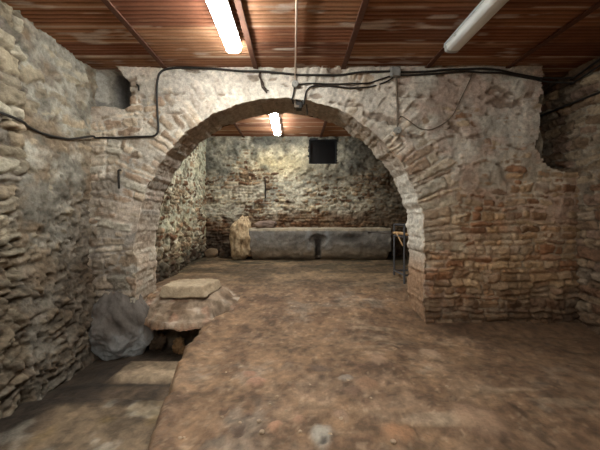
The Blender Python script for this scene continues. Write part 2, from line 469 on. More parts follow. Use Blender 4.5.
def right_face(y, z):
    e, R, lu, lv = stones(y, z, .10, .24, 401, .03)
    n1 = fbm(y, z, 1.4, 411, 4); n2 = fbm(y, z, 5, 415, 4)
    h = stone_relief(e, R, lu, lv, y, z, 421, .03, .03, .022, .05)
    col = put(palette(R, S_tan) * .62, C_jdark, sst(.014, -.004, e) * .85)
    hp = -.006 + .022 * sst(1.2, 1.7, z) * sst(.2, -.2, y) + .016 * n1 + .01 * n2
    col = mix(col, put(lin(146, 134, 116), lin(118, 102, 86), sst(-.4, .5, n2)), sst(-.004, .006, hp - h)); h = np.maximum(h, hp)
    h, col = grit(h, col, y, z, 431, 1.0)
    cav = np.exp(-(((y + .30) / .09) ** 2 + ((z - .80) / .10) ** 2))   # a missing stone
    h = h - .14 * cav; col = put(col, lin(70, 56, 44), cav)
    col = put(col, D_brown * .5, sst(.6, -.1, z + .15 * n1) * .6)
    return h, col
wall_along_y('wall_right', np.concatenate([np.arange(-6, -1.5, .04), np.arange(-1.5, .9, .013)]), zs, XR, -1, right_face)

def back_face(x, z):
    e, R, lu, lv = stones(x, z, .06, .12, 501, .03)
    n1 = fbm(x, z, 1.1, 511, 4); n2 = fbm(x, z, 4, 515, 4); n3_ = fbm(x, z, 11, 517, 3)
    h = stone_relief(e, R, lu, lv, x, z, 521, .03, .04, .022, .05)
    col = put(palette(R, S_back), C_jdark, sst(.016, -.004, e) * .85)
    hp = .004 + .049 * sst(1.75, 2.35, z + .15 * n1) + .012 * n1 + .016 * n2 + .018 * n3_ - .02 * sst(1.2, .9, z)
    hp = hp + .02 * sst(1.0, 1.4, z) * sst(2.0, 1.5, z) * .5
    pm = sst(-.006, .008, hp - h)
    cp = mix(lin(184, 176, 154), lin(142, 138, 124), sst(-.5, .5, n2))
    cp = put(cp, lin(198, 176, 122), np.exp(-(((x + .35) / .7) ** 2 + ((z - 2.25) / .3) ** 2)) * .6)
    cp = put(cp, lin(92, 92, 86), sst(.0, .6, fbm(x, z, 1.9, 531, 4)) * sst(1.7, 2.2, z) * .75)
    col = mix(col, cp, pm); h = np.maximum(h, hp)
    wh = sst(.0, .6, fbm(x, z, 2.4, 541, 4)) * sst(2.1, 1.7, z) * sst(.95, 1.25, z)
    col = put(col, lin(206, 198, 176), wh * .6)
    soot = np.exp(-(((x - .75) / .28) ** 2 + ((z - 2.0) / .28) ** 2)); col = put(col, lin(74, 64, 50), soot * .7)
    band = sst(1.30, 1.0, z + .12 * n1 - .1 * sst(0, 1.5, x)); col = put(col, lin(104, 70, 42), band * .7)
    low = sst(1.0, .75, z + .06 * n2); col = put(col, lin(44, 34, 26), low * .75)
    rg = sst(1.1, 1.9, x + .2 * n1); col = put(col, lin(92, 78, 60), rg * .6)
    h, col = grit(h, col, x * .8, z * .8, 551, .9)
    return h, col
BY = 2.83
mb = Mesh(); X, Z = np.meshgrid(np.arange(-2.0, 3.0, .018), np.arange(0, ZC + .05, .018)); H, C = back_face(X, Z)
VX0, VX1, VZ0, VZ1 = .29, .86, 2.24, 2.745
xc = (X[:-1, :-1] + X[1:, 1:]) / 2; zc = (Z[:-1, :-1] + Z[1:, 1:]) / 2
keep = ~((xc > VX0) & (xc < VX1) & (zc > VZ0) & (zc < VZ1))
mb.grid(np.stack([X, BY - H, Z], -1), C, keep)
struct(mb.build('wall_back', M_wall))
# vent opening high in the back wall, its darkness a near-black pane
wf = bpy.data.objects.new('window_1', None); COL.objects.link(wf); wf.location = ((VX0 + VX1) / 2, BY, VZ0); struct(wf)
w2 = (VX1 - VX0) / 2 + .02; hh = VZ1 - VZ0 + .02
bm = bmesh.new()
add_box(bm, (-w2, -.05, -.03), (-w2 + .045, .14, hh)); add_box(bm, (w2 - .045, -.05, -.03), (w2, .14, hh))
add_box(bm, (-w2, -.05, -.03), (w2, .14, .015)); add_box(bm, (-w2, -.05, hh - .045), (w2, .14, hh))
bm_obj('window_frame', bm, M_black, wf)
bm = bmesh.new(); add_box(bm, (-w2, .02, -.03), (w2, .035, hh)); bm_obj('dark_pane', bm, M_ventdark, wf)

def backleft_face(y, z):
    e, R, lu, lv = stones(y, z, .08, .13, 601, .05)
    n1 = fbm(y, z, 1.3, 611, 4); n2 = fbm(y, z, 5, 615, 4)
    h = stone_relief(e, R, lu, lv, y, z, 621, .028, .035, .022, .05)
    col = put(palette(R, S_back) * 1.05, C_jdark, sst(.014, -.004, e) * .8)
    hp = .016 + .020 * sst(1.3, 2.3, z) - .014 * sst(1.1, .7, z) + .012 * n1 + .014 * n2
    cp = mix(lin(188, 184, 160), lin(166, 164, 140), sst(-.5, .5, n2))
    cp = put(cp, lin(186, 166, 118), sst(.1, .8, n1) * .5)
    col = mix(col, cp, sst(-.006, .008, hp - h)); h = np.maximum(h, hp)
    pk = sst(.35, .6, fbm(y * 1.4, z * .8, 11, 631, 2)); h = h - .02 * pk; col = put(col, lin(96, 86, 68), pk * .75)
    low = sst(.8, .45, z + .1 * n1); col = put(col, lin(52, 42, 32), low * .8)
    h, col = grit(h, col * 1.12, y, z, 641, .9)
    return h, col
wall_along_y('wall_back_left', np.arange(TH - .02, BY + .06, .015), np.arange(-.05, ZC + .05, .015), -1.87, 1, backleft_face)
wall_along_y('wall_back_right', np.arange(TH + .2, BY + .06, .03), np.arange(-.05, ZC + .05, .03), 2.92, -1, right_face)
# the wall behind the camera and the dark end of the gap
mb = Mesh(); X, Z = np.meshgrid(np.arange(XL - .1, XR + .1, .05), np.arange(-.45, ZC + .05, .05)); H, C = back_face(X, Z)
mb.grid(np.stack([X, -6 + H, Z], -1), C * 0 + C, flip=True); struct(mb.build('wall_front', M_wall))
mb = Mesh(); X, Z = np.meshgrid(np.arange(2.6, XR + .1, .04), np.arange(1.5, ZC + .05, .04))
mb.grid(np.stack([X, .72 - .03 * fbm(X, Z, 5, 651, 3), Z], -1), lin(80, 70, 60) + 0 * X[..., None]); struct(mb.build('wall_gap', M_wall))

# ------------------------------------------------------------------ floor
def trench_edge(y):
    return np.interp(y, [-6, -1.75, -1.35, -.9, -.6, -.3, -.1, .15], [-.74, -.74, -.80, -.88, -.94, -.93, -.86, -.70])
def floor_h(x, y):
    n1 = fbm(x, y, 1.0, 701, 4); n2 = fbm(x, y, 4, 705, 4); n3_ = fbm(x, y, 14, 709, 3)
    z = np.clip(.142 * (y + .3), 0, .33) + .012 * n1 + .009 * n2 + .0035 * n3_
    z = z + .14 * sst(-.95, -1.35, x + .05 * n2) * sst(.0, .3, y) * sst(1.6, .5, y)
    ed = trench_edge(y) - .045 + .045 * fbm(y, y * 0, 3, 711, 4) + .016 * n3_
    m = sst(-.015, .085, ed - x) * sst(.24, .14, y + .03 * n2)
    tz = -.345 + .05 * sst(-.90, -.96, y + .03 * n2 + .06 * x) + .040 * sst(-.57, -.54, y + .02 * n2) * sst(-.20, -.25, y + .02 * n2) * sst(-1.75, -1.65, x)
    tz = tz - .05 * sst(-1.85, -2.2, x) + .012 * n2 + .004 * n3_
    z = z - .045 * sst(.7, 1.3, x) * sst(.9, .3, y) * sst(-1.6, -.4, y)
    lip = .02 * np.exp(-((ed - x + .06) / .07) ** 2)
    return (z + lip * (y < .1)) * (1 - m) + tz * m, m, n1, n2, n3_

def floor_col(x, y, m, n1, n2, n3_):
    c = mix(lin(138, 106, 78), lin(110, 82, 60), sst(-.5, .6, n2))
    c = put(c, lin(160, 130, 104), sst(.1, .9, fbm(x, y, 2.6, 721, 6, .68)) * .6)
    c = put(c, lin(92, 68, 52), sst(.1, .9, fbm(x, y * 1.4, 2.2, 723, 6)) * .4)
    c = put(c, lin(156, 144, 130), sst(.25, .9, fbm(x, y, 3.1, 725, 6, .68)) * .38)
    c = put(c, lin(154, 118, 86), sst(.3, .9, fbm(x, y, 5, 727, 4)) * .3)
    sp = sst(.55, .8, fbm(x, y, 24, 729, 3)); c = put(c, lin(186, 158, 130), sp * .3)
    sp2 = sst(.6, .8, fbm(x, y, 20, 731, 3)); c = put(c, lin(80, 62, 48), sp2 * .35)
    # worn pale streaks running from right to left
    stq = sst(.42, .75, fbm(x * .5 + .3 * y, y * 2.4, 3, 733, 3)) * sst(.3, .9, x); c = put(c, lin(178, 154, 128), stq * .45)
    c = put(c, D_brown * .7, sst(-.38, -.05, y + .1 * n1) * sst(.5, 0.2, y) * sst(1.0, 1.5, x) * .75)  # darker brown strip along the foot of the right pier
    c = put(c, D_brown * .75, sst(1.3, 2.2, x + .5 * n1) * .5)  # floor darker brown towards the right
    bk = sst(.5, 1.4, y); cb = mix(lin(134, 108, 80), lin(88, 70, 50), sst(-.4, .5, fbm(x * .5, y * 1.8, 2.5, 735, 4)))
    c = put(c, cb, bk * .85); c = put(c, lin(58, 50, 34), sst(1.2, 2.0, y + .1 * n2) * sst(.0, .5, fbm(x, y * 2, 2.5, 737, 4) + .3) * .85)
    # trench
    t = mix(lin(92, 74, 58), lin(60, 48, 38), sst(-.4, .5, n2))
    t = put(t, lin(172, 146, 118), sst(-.60, -.55, y + .02 * n2) * sst(-.20, -.26, y) * sst(-1.72, -1.6, x + .06 * n2) * (.8 + .3 * n2))
    t = put(t, lin(140, 116, 90), sst(-.88, -.96, y + .05 * n2) * sst(-1.95, -1.7, x) * (.7 + .4 * n1))
    t = put(t, lin(176, 164, 148), sst(.1, .6, fbm(x, y, 4.2, 741, 5)) * sst(-.85, -1.0, y) * .5)
    t = put(t, lin(128, 102, 52), sst(.2, .7, fbm(x, y, 3.0, 743, 4)) * sst(-.8, -1.1, y) * .5)
    t = put(t, lin(50, 40, 32), sst(-1.55, -2.0, x + .1 * n2 - .25 * (y + .9)) * .85)  # wet strip along the left wall, its shadow painted in as well
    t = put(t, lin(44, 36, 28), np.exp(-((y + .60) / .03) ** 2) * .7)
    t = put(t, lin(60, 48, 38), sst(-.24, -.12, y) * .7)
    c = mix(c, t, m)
    c = c * np.array([.965, .98, .965])
    side = m * (1 - m) * 4; c = put(c, lin(158, 136, 110), side * sst(-.5, .3, n2) * .6)
    c = c * (1 + .20 * fbm(x, y, 9, 751, 4) + .26 * fbm(x, y, 26, 753, 2) + .16 * fbm(x * .6 + y * .3, y * 1.5, 4, 755, 4))[..., None]
    return c
mb = Mesh()
X, Y = np.meshgrid(np.arange(XL - .1, XR + .12, .016), np.concatenate([np.arange(-6.05, -2.3, .05), np.arange(-2.3, 2.95, .016)]))
Zf, m_, a_, b_, c_ = floor_h(X, Y)
# stones set in the earth
rs = np.random.RandomState(4); FC = floor_col(X, Y, m_, a_, b_, c_)
def emb(px, py, r, hgt, col):
    global Zf, FC
    d = CH * F / (py - VY); ex, ey = (px - VX) * d / F, CY + d
    q = np.hypot((X - ex) * (1 + .3 * math.sin(px)), Y - ey) / r + .35 * fbm(X, Y, 6 / (r * 8), int(px), 3)
    k = sst(1.1, .55, q); Zf = Zf + hgt * k; FC = mix(FC, col, k * .8)
for px, py, r, h_, c in [(257, 382, .065, .018, lin(178, 132, 106)), (250, 374, .05, .012, lin(162, 118, 92)), (273, 427, .055, .016, lin(176, 130, 100)), (297, 421, .05, .014, lin(164, 124, 98)),
                         (322, 437, .09, .010, lin(168, 160, 146)), (340, 415, .06, .008, lin(160, 128, 104)), (366, 385, .10, .012, lin(148, 112, 84)), (345, 378, .05, .01, lin(154, 140, 126)),
                         (352, 392, .06, .01, lin(120, 92, 72)), (395, 432, .07, .016, lin(166, 120, 84)), (240, 431, .05, -.012, lin(74, 56, 44)), (323, 443, .03, -.012, lin(60, 50, 42)), (320, 368, .07, -.008, lin(104, 84, 70)),
                         (470, 420, .10, .012, lin(170, 140, 110)), (478, 418, .16, .010, lin(150, 118, 92)), (378, 360, .09, .008, lin(158, 126, 100)), (430, 350, .1, .008, lin(164, 136, 110)), (222, 410, .05, -.012, lin(84, 64, 50))]:
    emb(px, py, r, h_, c)
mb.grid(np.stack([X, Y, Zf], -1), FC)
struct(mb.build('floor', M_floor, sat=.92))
def fz(x, y):
    return float(floor_h(np.array([float(x)]), np.array([float(y)]))[0][0])
def px_floor(px, py, z=0.0):
    d = (CH - z) * F / (py - VY); return (px - VX) * d / F, CY + d

# ------------------------------------------------------------------ terracotta ceiling
def ceiling(name, x0, x1, ys, beams, seed, dark):
    mb = Mesh(); X, Y = np.meshgrid(np.arange(x0, x1, .025), ys)
    P = .235; row = np.floor(Y / P); t = Y / P - row
    bay = np.searchsorted(np.array(beams), X.ravel()).reshape(X.shape)
    rr = h2(row, bay, seed); r2 = h2(row, bay, seed + 1)
    rib = np.abs(((t * 5) % 1) - .5) * 2                                # five ribs a tile
    g = sst(.45, .95, rib); joint = sst(.075, .03, np.minimum(t, 1 - t))
    z = ZC + .014 * g * (1 - joint) + (rr - .5) * .010 + .003 * fbm(X, Y, 2, seed + 3, 3)
    c = np.array([lin(152, 100, 66), lin(138, 86, 56), lin(162, 112, 76), lin(126, 76, 50)])[np.clip((r2 * 4).astype(int), 0, 3)]
    c = c * (.85 + .3 * rr)[..., None]
    n = fbm(X * .5, Y * 3, 3, seed + 5, 4); n2 = fbm(X, Y, 1.4, seed + 7, 4)
    c = put(c, lin(196, 158, 126), sst(.2, .9, n) * .3)
    c = put(c, c * .42, g * .9)
    c = put(c, lin(206, 180, 156), joint * sst(-.6, .2, fbm(X * .6, Y, 4, seed + 9, 3)) * (.45 + .5 * h2(row, 0 * row, seed + 21)))
    c = put(c, lin(214, 200, 186), sst(.55, .85, fbm(X * .6, Y * 2.6, 3.2, seed + 11, 4)) * .5)
    c = put(c, lin(92, 52, 36), sst(.1, .8, n2) * .5 * dark)
    mb.grid(np.stack([X, Y, z], -1), c, flip=True)
    return struct(mb.build(name, M_tile))
FB = [-2.33, -1.42, -.43, .53, 1.44, 2.32]
BB = [-1.06, -.26, .53, 1.33, 2.13]
ceiling('ceiling', XL - .1, XR + .1, np.concatenate([np.arange(-6.05, -2.5, .02), np.arange(-2.5, .06, .0065), np.arange(.06, .8, .02)]), FB, 801, 1)
ceiling('ceiling_back', -2.0, 3.2, np.arange(.40, BY + .1, .009), BB, 841, .3)
k = 0
for xs_, y0, y1 in ((FB[1:], -6, .02), (BB, TH - .1, BY + .02)):
    for x in xs_:
        k += 1; bm = bmesh.new()
        add_box(bm, (x - .026, y0, ZC - .022), (x + .026, y1, ZC - .008), .003)
        add_box(bm, (x - .006, y0, ZC - .012), (x + .006, y1, ZC + .03))
        struct(bm_obj('trim_%d' % k, bm, M_rust))
# mortar fillet along the foot of the ceiling over the arch
# ------------------------------------------------------------------ fluorescent lamps
def prism(bm, prof, y0, y1):
    a = [bm.verts.new((x, y0, z)) for x, z in prof]; b = [bm.verts.new((x, y1, z)) for x, z in prof]
    n = len(prof)
    for i in range(n): bm.faces.new((a[i], a[(i + 1) % n], b[(i + 1) % n], b[i]))
    bm.faces.new(a[::-1]); bm.faces.new(b)
def lamp(x, y, lens, label, group='fluorescent battens on the ceiling', rz=0.0, L=1.27, w=.155):
    t = empty('fluorescent_lamp', (x, y, ZC - .002), label, 'lamp', group, rz)
    hw = w / 2
    bm = bmesh.new()
    prism(bm, [(-hw * .62, 0), (hw * .62, 0), (hw, -.028), (hw, -.052), (-hw, -.052), (-hw, -.028)], -L / 2, L / 2)
    hs = bm_obj('housing', bm, M_house, t)
    bm = bmesh.new(); pr = [(hw * .97, -.052)]
    for i in range(9):
        a = i / 8 * math.pi; pr.append((hw * .86 * math.copysign(abs(math.cos(a)) ** .6, math.cos(a)), -.062 - .046 * math.sin(a) ** .7))
    pr.append((-hw * .97, -.052))
    prism(bm, pr, -L / 2 + .025, L / 2 - .025); bm_obj('diffuser', bm, lens, t)
    for s in (-1, 1):
        bm = bmesh.new(); y0, y1 = sorted((s * (L / 2 - .026), s * (L / 2 + .008)))
        pe = [(px * 1.03, pz - (.002 if pz < -.055 else 0)) for px, pz in pr]
        prism(bm, pe, y0, y1); bm_obj('end_cap', bm, M_cap if lens is M_lens else lens, t)
    for yy in (-.45, 0, .45):
        for s in (-1, 1):
            bm = bmesh.new(); x0, x1 = sorted((s * (hw - .004), s * (hw + .006)))
            add_box(bm, (x0, yy - .012, -.066), (x1, yy + .012, -.040), .002); bm_obj('clip', bm, M_cap, hs)
    return t
lamp(-.572, -1.14, M_glowA, 'lit white fluorescent lamp at the front of the ceiling, nearest the camera')
lamp(1.46, -1.14, M_lens, 'unlit grey fluorescent lamp on the right of the front ceiling')
lamp(-.335, 1.66, M_glowB, 'lit fluorescent lamp seen through the arch on the back ceiling', w=.14)
lamp(-.545, -4.3, M_fillC, 'added fill lamp on the ceiling behind the camera, unseen, left of two')  # unseen, added for even light from the front
lamp(1.2, -4.3, M_fillD, 'added fill lamp on the ceiling behind the camera, unseen, right of two')  # second added fill, weaker, for the right half

# ------------------------------------------------------------------ cables on the walls
def aw(px, py, lift=.012):
    """point on the arch wall face"""
    x = (px - VX) * 3.2 / F; z = CH + (VY - py) * 3.2 / F
    xx = x + np.array([0, .02, -.02, 0, 0]); zz = z + np.array([0, 0, 0, .02, -.02])
    return (x, -float(arch_face(xx, zz)[0].max()) - lift, z)
def aw_box(px, py):
    x = (px - VX) * 3.2 / F; z = CH + (VY - py) * 3.2 / F
    gx, gz = np.meshgrid(np.linspace(-.045, .045, 9), np.linspace(-.045, .045, 9))
    return (x, -float(np.quantile(arch_face(x + gx, z + gz)[0], .98)) - .008, z)
def lw(px, py, lift=.012):
    d = -XL * F / (VX - px) * .985; y = CY + d; z = CH + (VY - py) * d / F
    yy = y + np.array([0, .02, -.02, 0, 0]); zz = z + np.array([0, 0, 0, .02, -.02])
    return (XL + float(left_face(yy, zz)[0].max()) + lift, y, z)
def rw(px, py, lift=.02):
    d = XR * F / (px - VX); y = CY + d; z = CH + (VY - py) * d / F
    return (XR - .05 - lift, y, z)
def cable(name, pts, rad, mat, label, cat='cable', n=8, sub=8):
    bm = bmesh.new(); add_tube(bm, smooth_path(pts, sub), rad, n)
    return tag(bm_obj(name, bm, mat, smooth=True), label, cat)

dd = [lw(-14, 112), lw(0, 117), lw(12, 122), lw(22, 126), lw(33, 131), lw(45, 135.5), lw(58, 138), lw(68, 139, .02), (XL + .115, -.10, 2.022)]
c1 = dd + [aw(99, 139.2, .02), aw(106, 138.5), aw(120, 138.5), aw(134, 138), aw(148, 137.5), aw(155, 137), aw(159, 134), aw(160, 127), aw(159.5, 115), aw(159, 102), aw(159, 90), aw(160, 80), aw(162, 75), aw(167, 71.5),
           aw(180, 70), aw(200, 70), aw(220, 71), aw(240, 73), aw(262, 73.5), aw(280, 75), aw(300, 76.5), aw(320, 77), aw(340, 76.5), aw(360, 75), aw(378, 74), aw(390, 74)]
cable('power_cable', c1, .0115, M_cable, 'long black cable running from the left wall up and along the top of the arch', sub=6)
cr = [(391, 75), (405, 75), (425, 74), (445, 72.5), (460, 72), (478, 71.5), (496, 73), (512, 76.5), (528, 79.5), (536, 80.5)]
cable('power_cable', [aw(*p) for p in cr] + [(2.72, -.06, 2.665), (2.85, -.06, 2.66), (3.0, -.08, 2.655), rw(577, 79.5), rw(586, 74), rw(600, 64), rw(625, 47)], .0115, M_cable, 'thick black cable from the square box to the right wall, upper of the two', sub=6)
cr = [(391, 78.5), (405, 78), (422, 77), (445, 75.5), (462, 74.5), (478, 75.5), (496, 75.5), (512, 78.5), (528, 81.5), (536, 83)]
cable('power_cable', [aw(*p, .014) for p in cr] + [(2.72, -.05, 2.63), (2.84, -.05, 2.62), (3.0, -.07, 2.605), rw(577, 84), rw(586, 79), rw(600, 70), rw(625, 53)], .010, M_cable, 'black cable from the square box to the right wall, lower of the two', sub=6)
cable('branch_cable', [aw(*p) for p in [(297, 87), (303, 86), (312, 85.5), (325, 85.5), (340, 86), (355, 85.5), (368, 84.5), (380, 81.5), (388, 79)]], .0085, M_cable, 'dark cable from the round box to the square box, upper branch')
cable('branch_cable', [(.083, .07, 2.40), (.086, -.03, 2.43), aw(303.5, 106), aw(305, 98), aw(307, 91.5), aw(312, 88.5), aw(320, 87.5), aw(332, 88), aw(345, 89.5), aw(358, 89.5), aw(372, 87.5), aw(384, 84.5), aw(391, 80.5)], .0085, M_cable, 'dark cable bending down into the little box under the arch crown')
cable('branch_cable', [aw(294.5, 89), aw(293.5, 95), aw(292, 101), (-.03, -.035, 2.44), (-.02, .05, 2.43)], .008, M_cable, 'short dark cable dropping from the round box to the arch edge')
cable('drop_cable', [aw(*p) for p in [(394, 79), (394.3, 88), (395.2, 98), (395.8, 108), (396, 118), (396, 129)]], .010, M_cable2, 'grey brown cable hanging from the square box to the pale round box')
cable('loose_cable', [aw(*p, .006) for p in [(469, 76), (466.5, 83), (463, 91), (459, 100), (455.5, 108), (451, 116), (445, 122.5), (437, 127.5), (428, 131), (419, 129), (410, 124.5), (404, 119.5), (400, 117.5), (397.5, 120)]], .0055, M_cable2, 'thin brown cord looping down the plaster right of the arch')
cable('surface_conduit', [(.021, -3.0, ZC - .012), (.018, -2.0, ZC - .013), (.012, -1.0, ZC - .013), (.005, -.2, ZC - .014), (.003, -.05, ZC - .02), (.001, -.045, 2.72), aw(295, 78), aw(295, 84)], .0085, M_conduit, 'thin pale conduit along the ceiling dropping to the round box', 'conduit')
cable('wall_rod', [(XR - .055, -2.0, 2.405), (XR - .055, -.9, 2.41), (XR - .055, -.2, 2.415), (XR - .055, .55, 2.42)], .013, M_cable, 'straight dark pipe running level along the right wall', 'pipe')
# boxes
def box_round(px, py, r, mat, name, label):
    p = aw_box(px, py); t = empty(name, p, label, 'junction box', None)
    def disc(r0, y0, y1, n=24):
        bm = bmesh.new(); add_tube(bm, [(0, y0, 0), (0, y0 * .2 + y1 * .8, 0), (0, y1, 0)], [r0, r0, r0 * .88], n); return bm
    bm_obj('body', disc(r, .03, -.024), mat, t); ld = bm_obj('lid', disc(r * .9, -.022, -.032), mat, t)
    bm_obj('screw', disc(r * .14, -.03, -.035, 10), M_steel, ld)
box_round(295.3, 86.3, .038, M_box2, 'junction_box', 'small pale round junction box on the plaster over the arch crown')
box_round(396, 132, .039, M_box2, 'junction_box', 'small pale round junction box at the end of the grey drop cable')
p = aw_box(393, 75.5); t = empty('junction_box', p, 'square grey junction box under the ceiling right of the crown', 'junction box')
bm = bmesh.new(); add_box(bm, (-.052, -.03, -.052), (.052, .03, .052), .008); bm_obj('body', bm, M_box, t)
bm = bmesh.new(); add_box(bm, (-.048, -.042, -.048), (.048, -.028, .048), .005); sl = bm_obj('lid', bm, M_box, t)
for sx in (-1, 1):
    for sz in (-1, 1):
        bm = bmesh.new(); add_tube(bm, [(sx * .036, -.04, sz * .036), (sx * .036, -.046, sz * .036)], .006, 8); bm_obj('screw', bm, M_steel, sl)
# little box hung under the crown of the arch, with its pale bracket
t = empty('connector_box', (.045, .06, 2.455), 'little dark box hanging under the crown of the arch', 'junction box')
bm = bmesh.new(); add_box(bm, (-.032, -.05, -.09), (.032, .05, .02), .006); bm_obj('body', bm, M_dark, t)
bm = bmesh.new(); add_box(bm, (-.055, -.055, -.075), (-.036, .05, .02), .003); add_box(bm, (-.055, -.055, -.085), (.0, -.052, -.06), .001); bm_obj('bracket', bm, M_cable2, t)
cable('wire_end', [(.13, .10, 2.46), (.135, .10, 2.40), (.14, .105, 2.355), (.138, .10, 2.32)], .006, M_dark, 'short loose wire end dangling under the arch right of the little box', 'wire')
# frayed cord hanging from the long cable
bm = bmesh.new(); rr = random.Random(3)
for k in range(5):
    pts = [aw(261 + rr.uniform(-.8, .8), 74), aw(260.5 + rr.uniform(-1, 1), 79), aw(262 + rr.uniform(-1.5, 2), 84), aw(264 + rr.uniform(-2, 3), 89), aw(266 + rr.uniform(-3, 3), 93 + rr.uniform(-3, 2))]
    add_tube(bm, smooth_path(pts, 4), .006, 6)
tag(bm_obj('frayed_cord', bm, M_poledark), 'frayed brown cord scrap hanging from the long cable above the arch', 'cord')
# iron bits in the walls
bm = bmesh.new(); q = aw(122, 171, .0); add_tube(bm, smooth_path([(q[0], q[1] + .05, q[2] + .01), (q[0], q[1] - .03, q[2]), (q[0], q[1] - .035, q[2] - .04), (q[0] + .002, q[1] - .03, q[2] - .2)], 5), .011, 8)
tag(bm_obj('iron_pin', bm, M_iron), 'rusty iron pin hanging in the left end of the arch', 'pin')
bm = bmesh.new(); q = aw(141, 90, 0); add_tube(bm, smooth_path([(q[0] - .01, q[1] + .03, q[2] + .03), (q[0] - .01, q[1] - .03, q[2] + .03), (q[0] + .01, q[1] - .035, q[2] + .01), (q[0] + .012, q[1] - .03, q[2] - .035)], 5), .009, 8)
tag(bm_obj('wall_hook', bm, M_iron), 'short black hook in the plaster right of the corner niche', 'hook')
def bw(px, py, lift=.0):
    d = BY - .05 - CY; x = (px - VX) * d / F; z = CH + (VY - py) * d / F
    return (x, BY - float(back_face(np.array([x]), np.array([z]))[0][0]) - lift, z)
q = bw(264, 178); bm = bmesh.new(); add_tube(bm, smooth_path([(q[0] - .02, q[1] + .04, q[2]), (q[0], q[1] - .03, q[2]), (q[0] + .025, q[1] - .03, q[2] - .04), (q[0] + .03, q[1] - .025, q[2] - .42)], 5), .012, 8)
tag(bm_obj('iron_rod', bm, M_iron), 'thin iron rod hanging on the back wall left of the middle', 'rod')

# ------------------------------------------------------------------ rocks and the trough
def paint(o, fn):
    me = o.data; a = me.color_attributes.new('Col', 'FLOAT_COLOR', 'POINT')
    for i, v in enumerate(me.vertices): a.data[i].color = (*[float(min(1, max(0, q))) for q in fn(v.co, v.normal)], 1)
def rock(name, loc, size, seed, mat, fn, label, cat='rock', group=None, rz=0.0, amp=.18, sub=4, square=.0, sink=0.0, tilt=(0, 0)):
    bm = bmesh.new(); bmesh.ops.create_icosphere(bm, subdivisions=sub, radius=1.0)
    for v in bm.verts:
        p = v.co.copy()
        if square:
            m = max(abs(p.x), abs(p.y), abs(p.z)); p = p * (1 - square) + p / m * square * .8
        p = p * (1 + amp * n3(p, 1.1, seed) + amp * .35 * n3(p, 4, seed + 5))
        v.co = Vector((p.x * size[0], p.y * size[1], p.z * size[2]))
    zmin = min(v.co.z for v in bm.verts)
    for v in bm.verts: v.co.z -= zmin
    o = bm_obj(name, bm, mat, smooth=True); o.location = (loc[0], loc[1], loc[2] - sink); o.rotation_euler = (tilt[0], tilt[1], rz)
    paint(o, fn); return tag(o, label, cat, group)
def tone(*cols, f=6, s=0):
    cols = [np.array(c) for c in cols]
    def fn(p, n):
        t = .5 + .5 * n3(p, f, s); t = min(.999, max(0, t)) * (len(cols) - 1); i = int(t)
        return cols[i] + (cols[i + 1] - cols[i]) * (t - i)
    return fn

# big grey rock at the foot of the left pier: a smooth mound leaning into the corner
def grey(p, n):
    t = .5 + .5 * n3(p, 4, 4); c = lin(84, 76, 70) * (1 - t) + lin(112, 104, 98) * t
    k = max(0., min(1., max((-p.x - .08) * 4 - p.z * 1.2 + .5, (.34 - p.z) * 5) + .6 * n3(p, 6, 9))); t2 = .5 + .5 * n3(p, 14, 6)
    return c * (1 - .8 * k) + (lin(124, 122, 120) * (1 - t2) + lin(178, 180, 180) * t2) * .8 * k
bm = bmesh.new(); bmesh.ops.create_icosphere(bm, subdivisions=6, radius=1.0)
for v in bm.verts:
    p = v.co.copy(); zz = (p.z + 1) / 2
    k = (1 - .62 * zz ** 1.2)
    q = Vector((p.x * .50 * k + .03 * (1 - zz), p.y * .26 * k - .09 * (1 - zz), p.z * .46))
    q += p * (.045 * n3(p, 1.8, 12, 2) + .010 * n3(p, 5, 13, 3) + .007 * n3(p, 13, 14, 2) * (1 if zz < .45 else .2))
    v.co = q + Vector((0, 0, .46))
o = bm_obj('boulder', bm, M_boulder, smooth=True); o.location = (-1.99, .10, -.41); paint(o, grey)
tag(o, 'smooth blue grey boulder in the corner at the foot of the left pier', 'boulder')

# layered stone step under the left jamb: a ragged terraced rock
xs = np.arange(-1.98, -.50, .012); ys = np.arange(-.34, .62, .012); X, Y = np.meshgrid(xs, ys)
yf = np.interp(X, [-2, -1.74, -1.62, -1.5, -1.2, -.95, -.80, -.68, -.55], [.2, .06, -.06, -.17, -.20, -.16, -.08, .06, .34]) + .03 * fbm(X, Y, 5, 861, 4) + .015 * fbm(X, Y, 17, 863, 3)
d = Y - yf; n = fbm(X, Y, 4, 865, 4)
z = np.interp(d + .03 * n - .10 * sst(-1.3, -.8, X), [-.1, .0, .06, .14, .24, .34, .6], [.03, .045, .08, .13, .185, .215, .23])
q = z / .045 + .35 * fbm(X, Y, 3, 867, 3); fl = np.floor(q); z = z + .045 * .75 * (fl + sst(.35, .95, q - fl) - q + .4)
fl_ = floor_h(X, Y)[0]; rt = sst(-1.0, -.72, X + .05 * n)
z = z * (1 - rt) + (np.minimum(z, fl_ + .02) - .05 * sst(-.80, -.6, X)) * rt
zu = z - .055 - .02 * n; z = z + .006 * fbm(X, Y, 16, 869, 3); z = np.maximum(z - .2 * sst(.012, -.02, d), zu)
c = mix(lin(150, 128, 106), lin(112, 90, 70), sst(-.4, .5, n)); c = put(c, lin(190, 172, 152), sst(.1, .7, fbm(X, Y * 1.8, 6, 871, 4)) * .7)
c = put(c, lin(112, 78, 52), sst(.02, -.02, d) * .85); c = put(c, lin(160, 112, 86), sst(.2, .7, fbm(X, Y, 7, 873, 3)) * .4)
c = c * (1 + .3 * fbm(X, Y, 18, 875, 3))[..., None]
kp = (d[:-1, :-1] > -.03) & (d[1:, 1:] > -.03)
mb = Mesh(); mb.grid(np.stack([X, Y, z], -1), c, kp); mb.grid(np.stack([X, Y, zu], -1), c * .6, kp, flip=True)
tag(mb.build('stone_step', M_rock), 'rough layered stone step under the left side of the arch', 'step')
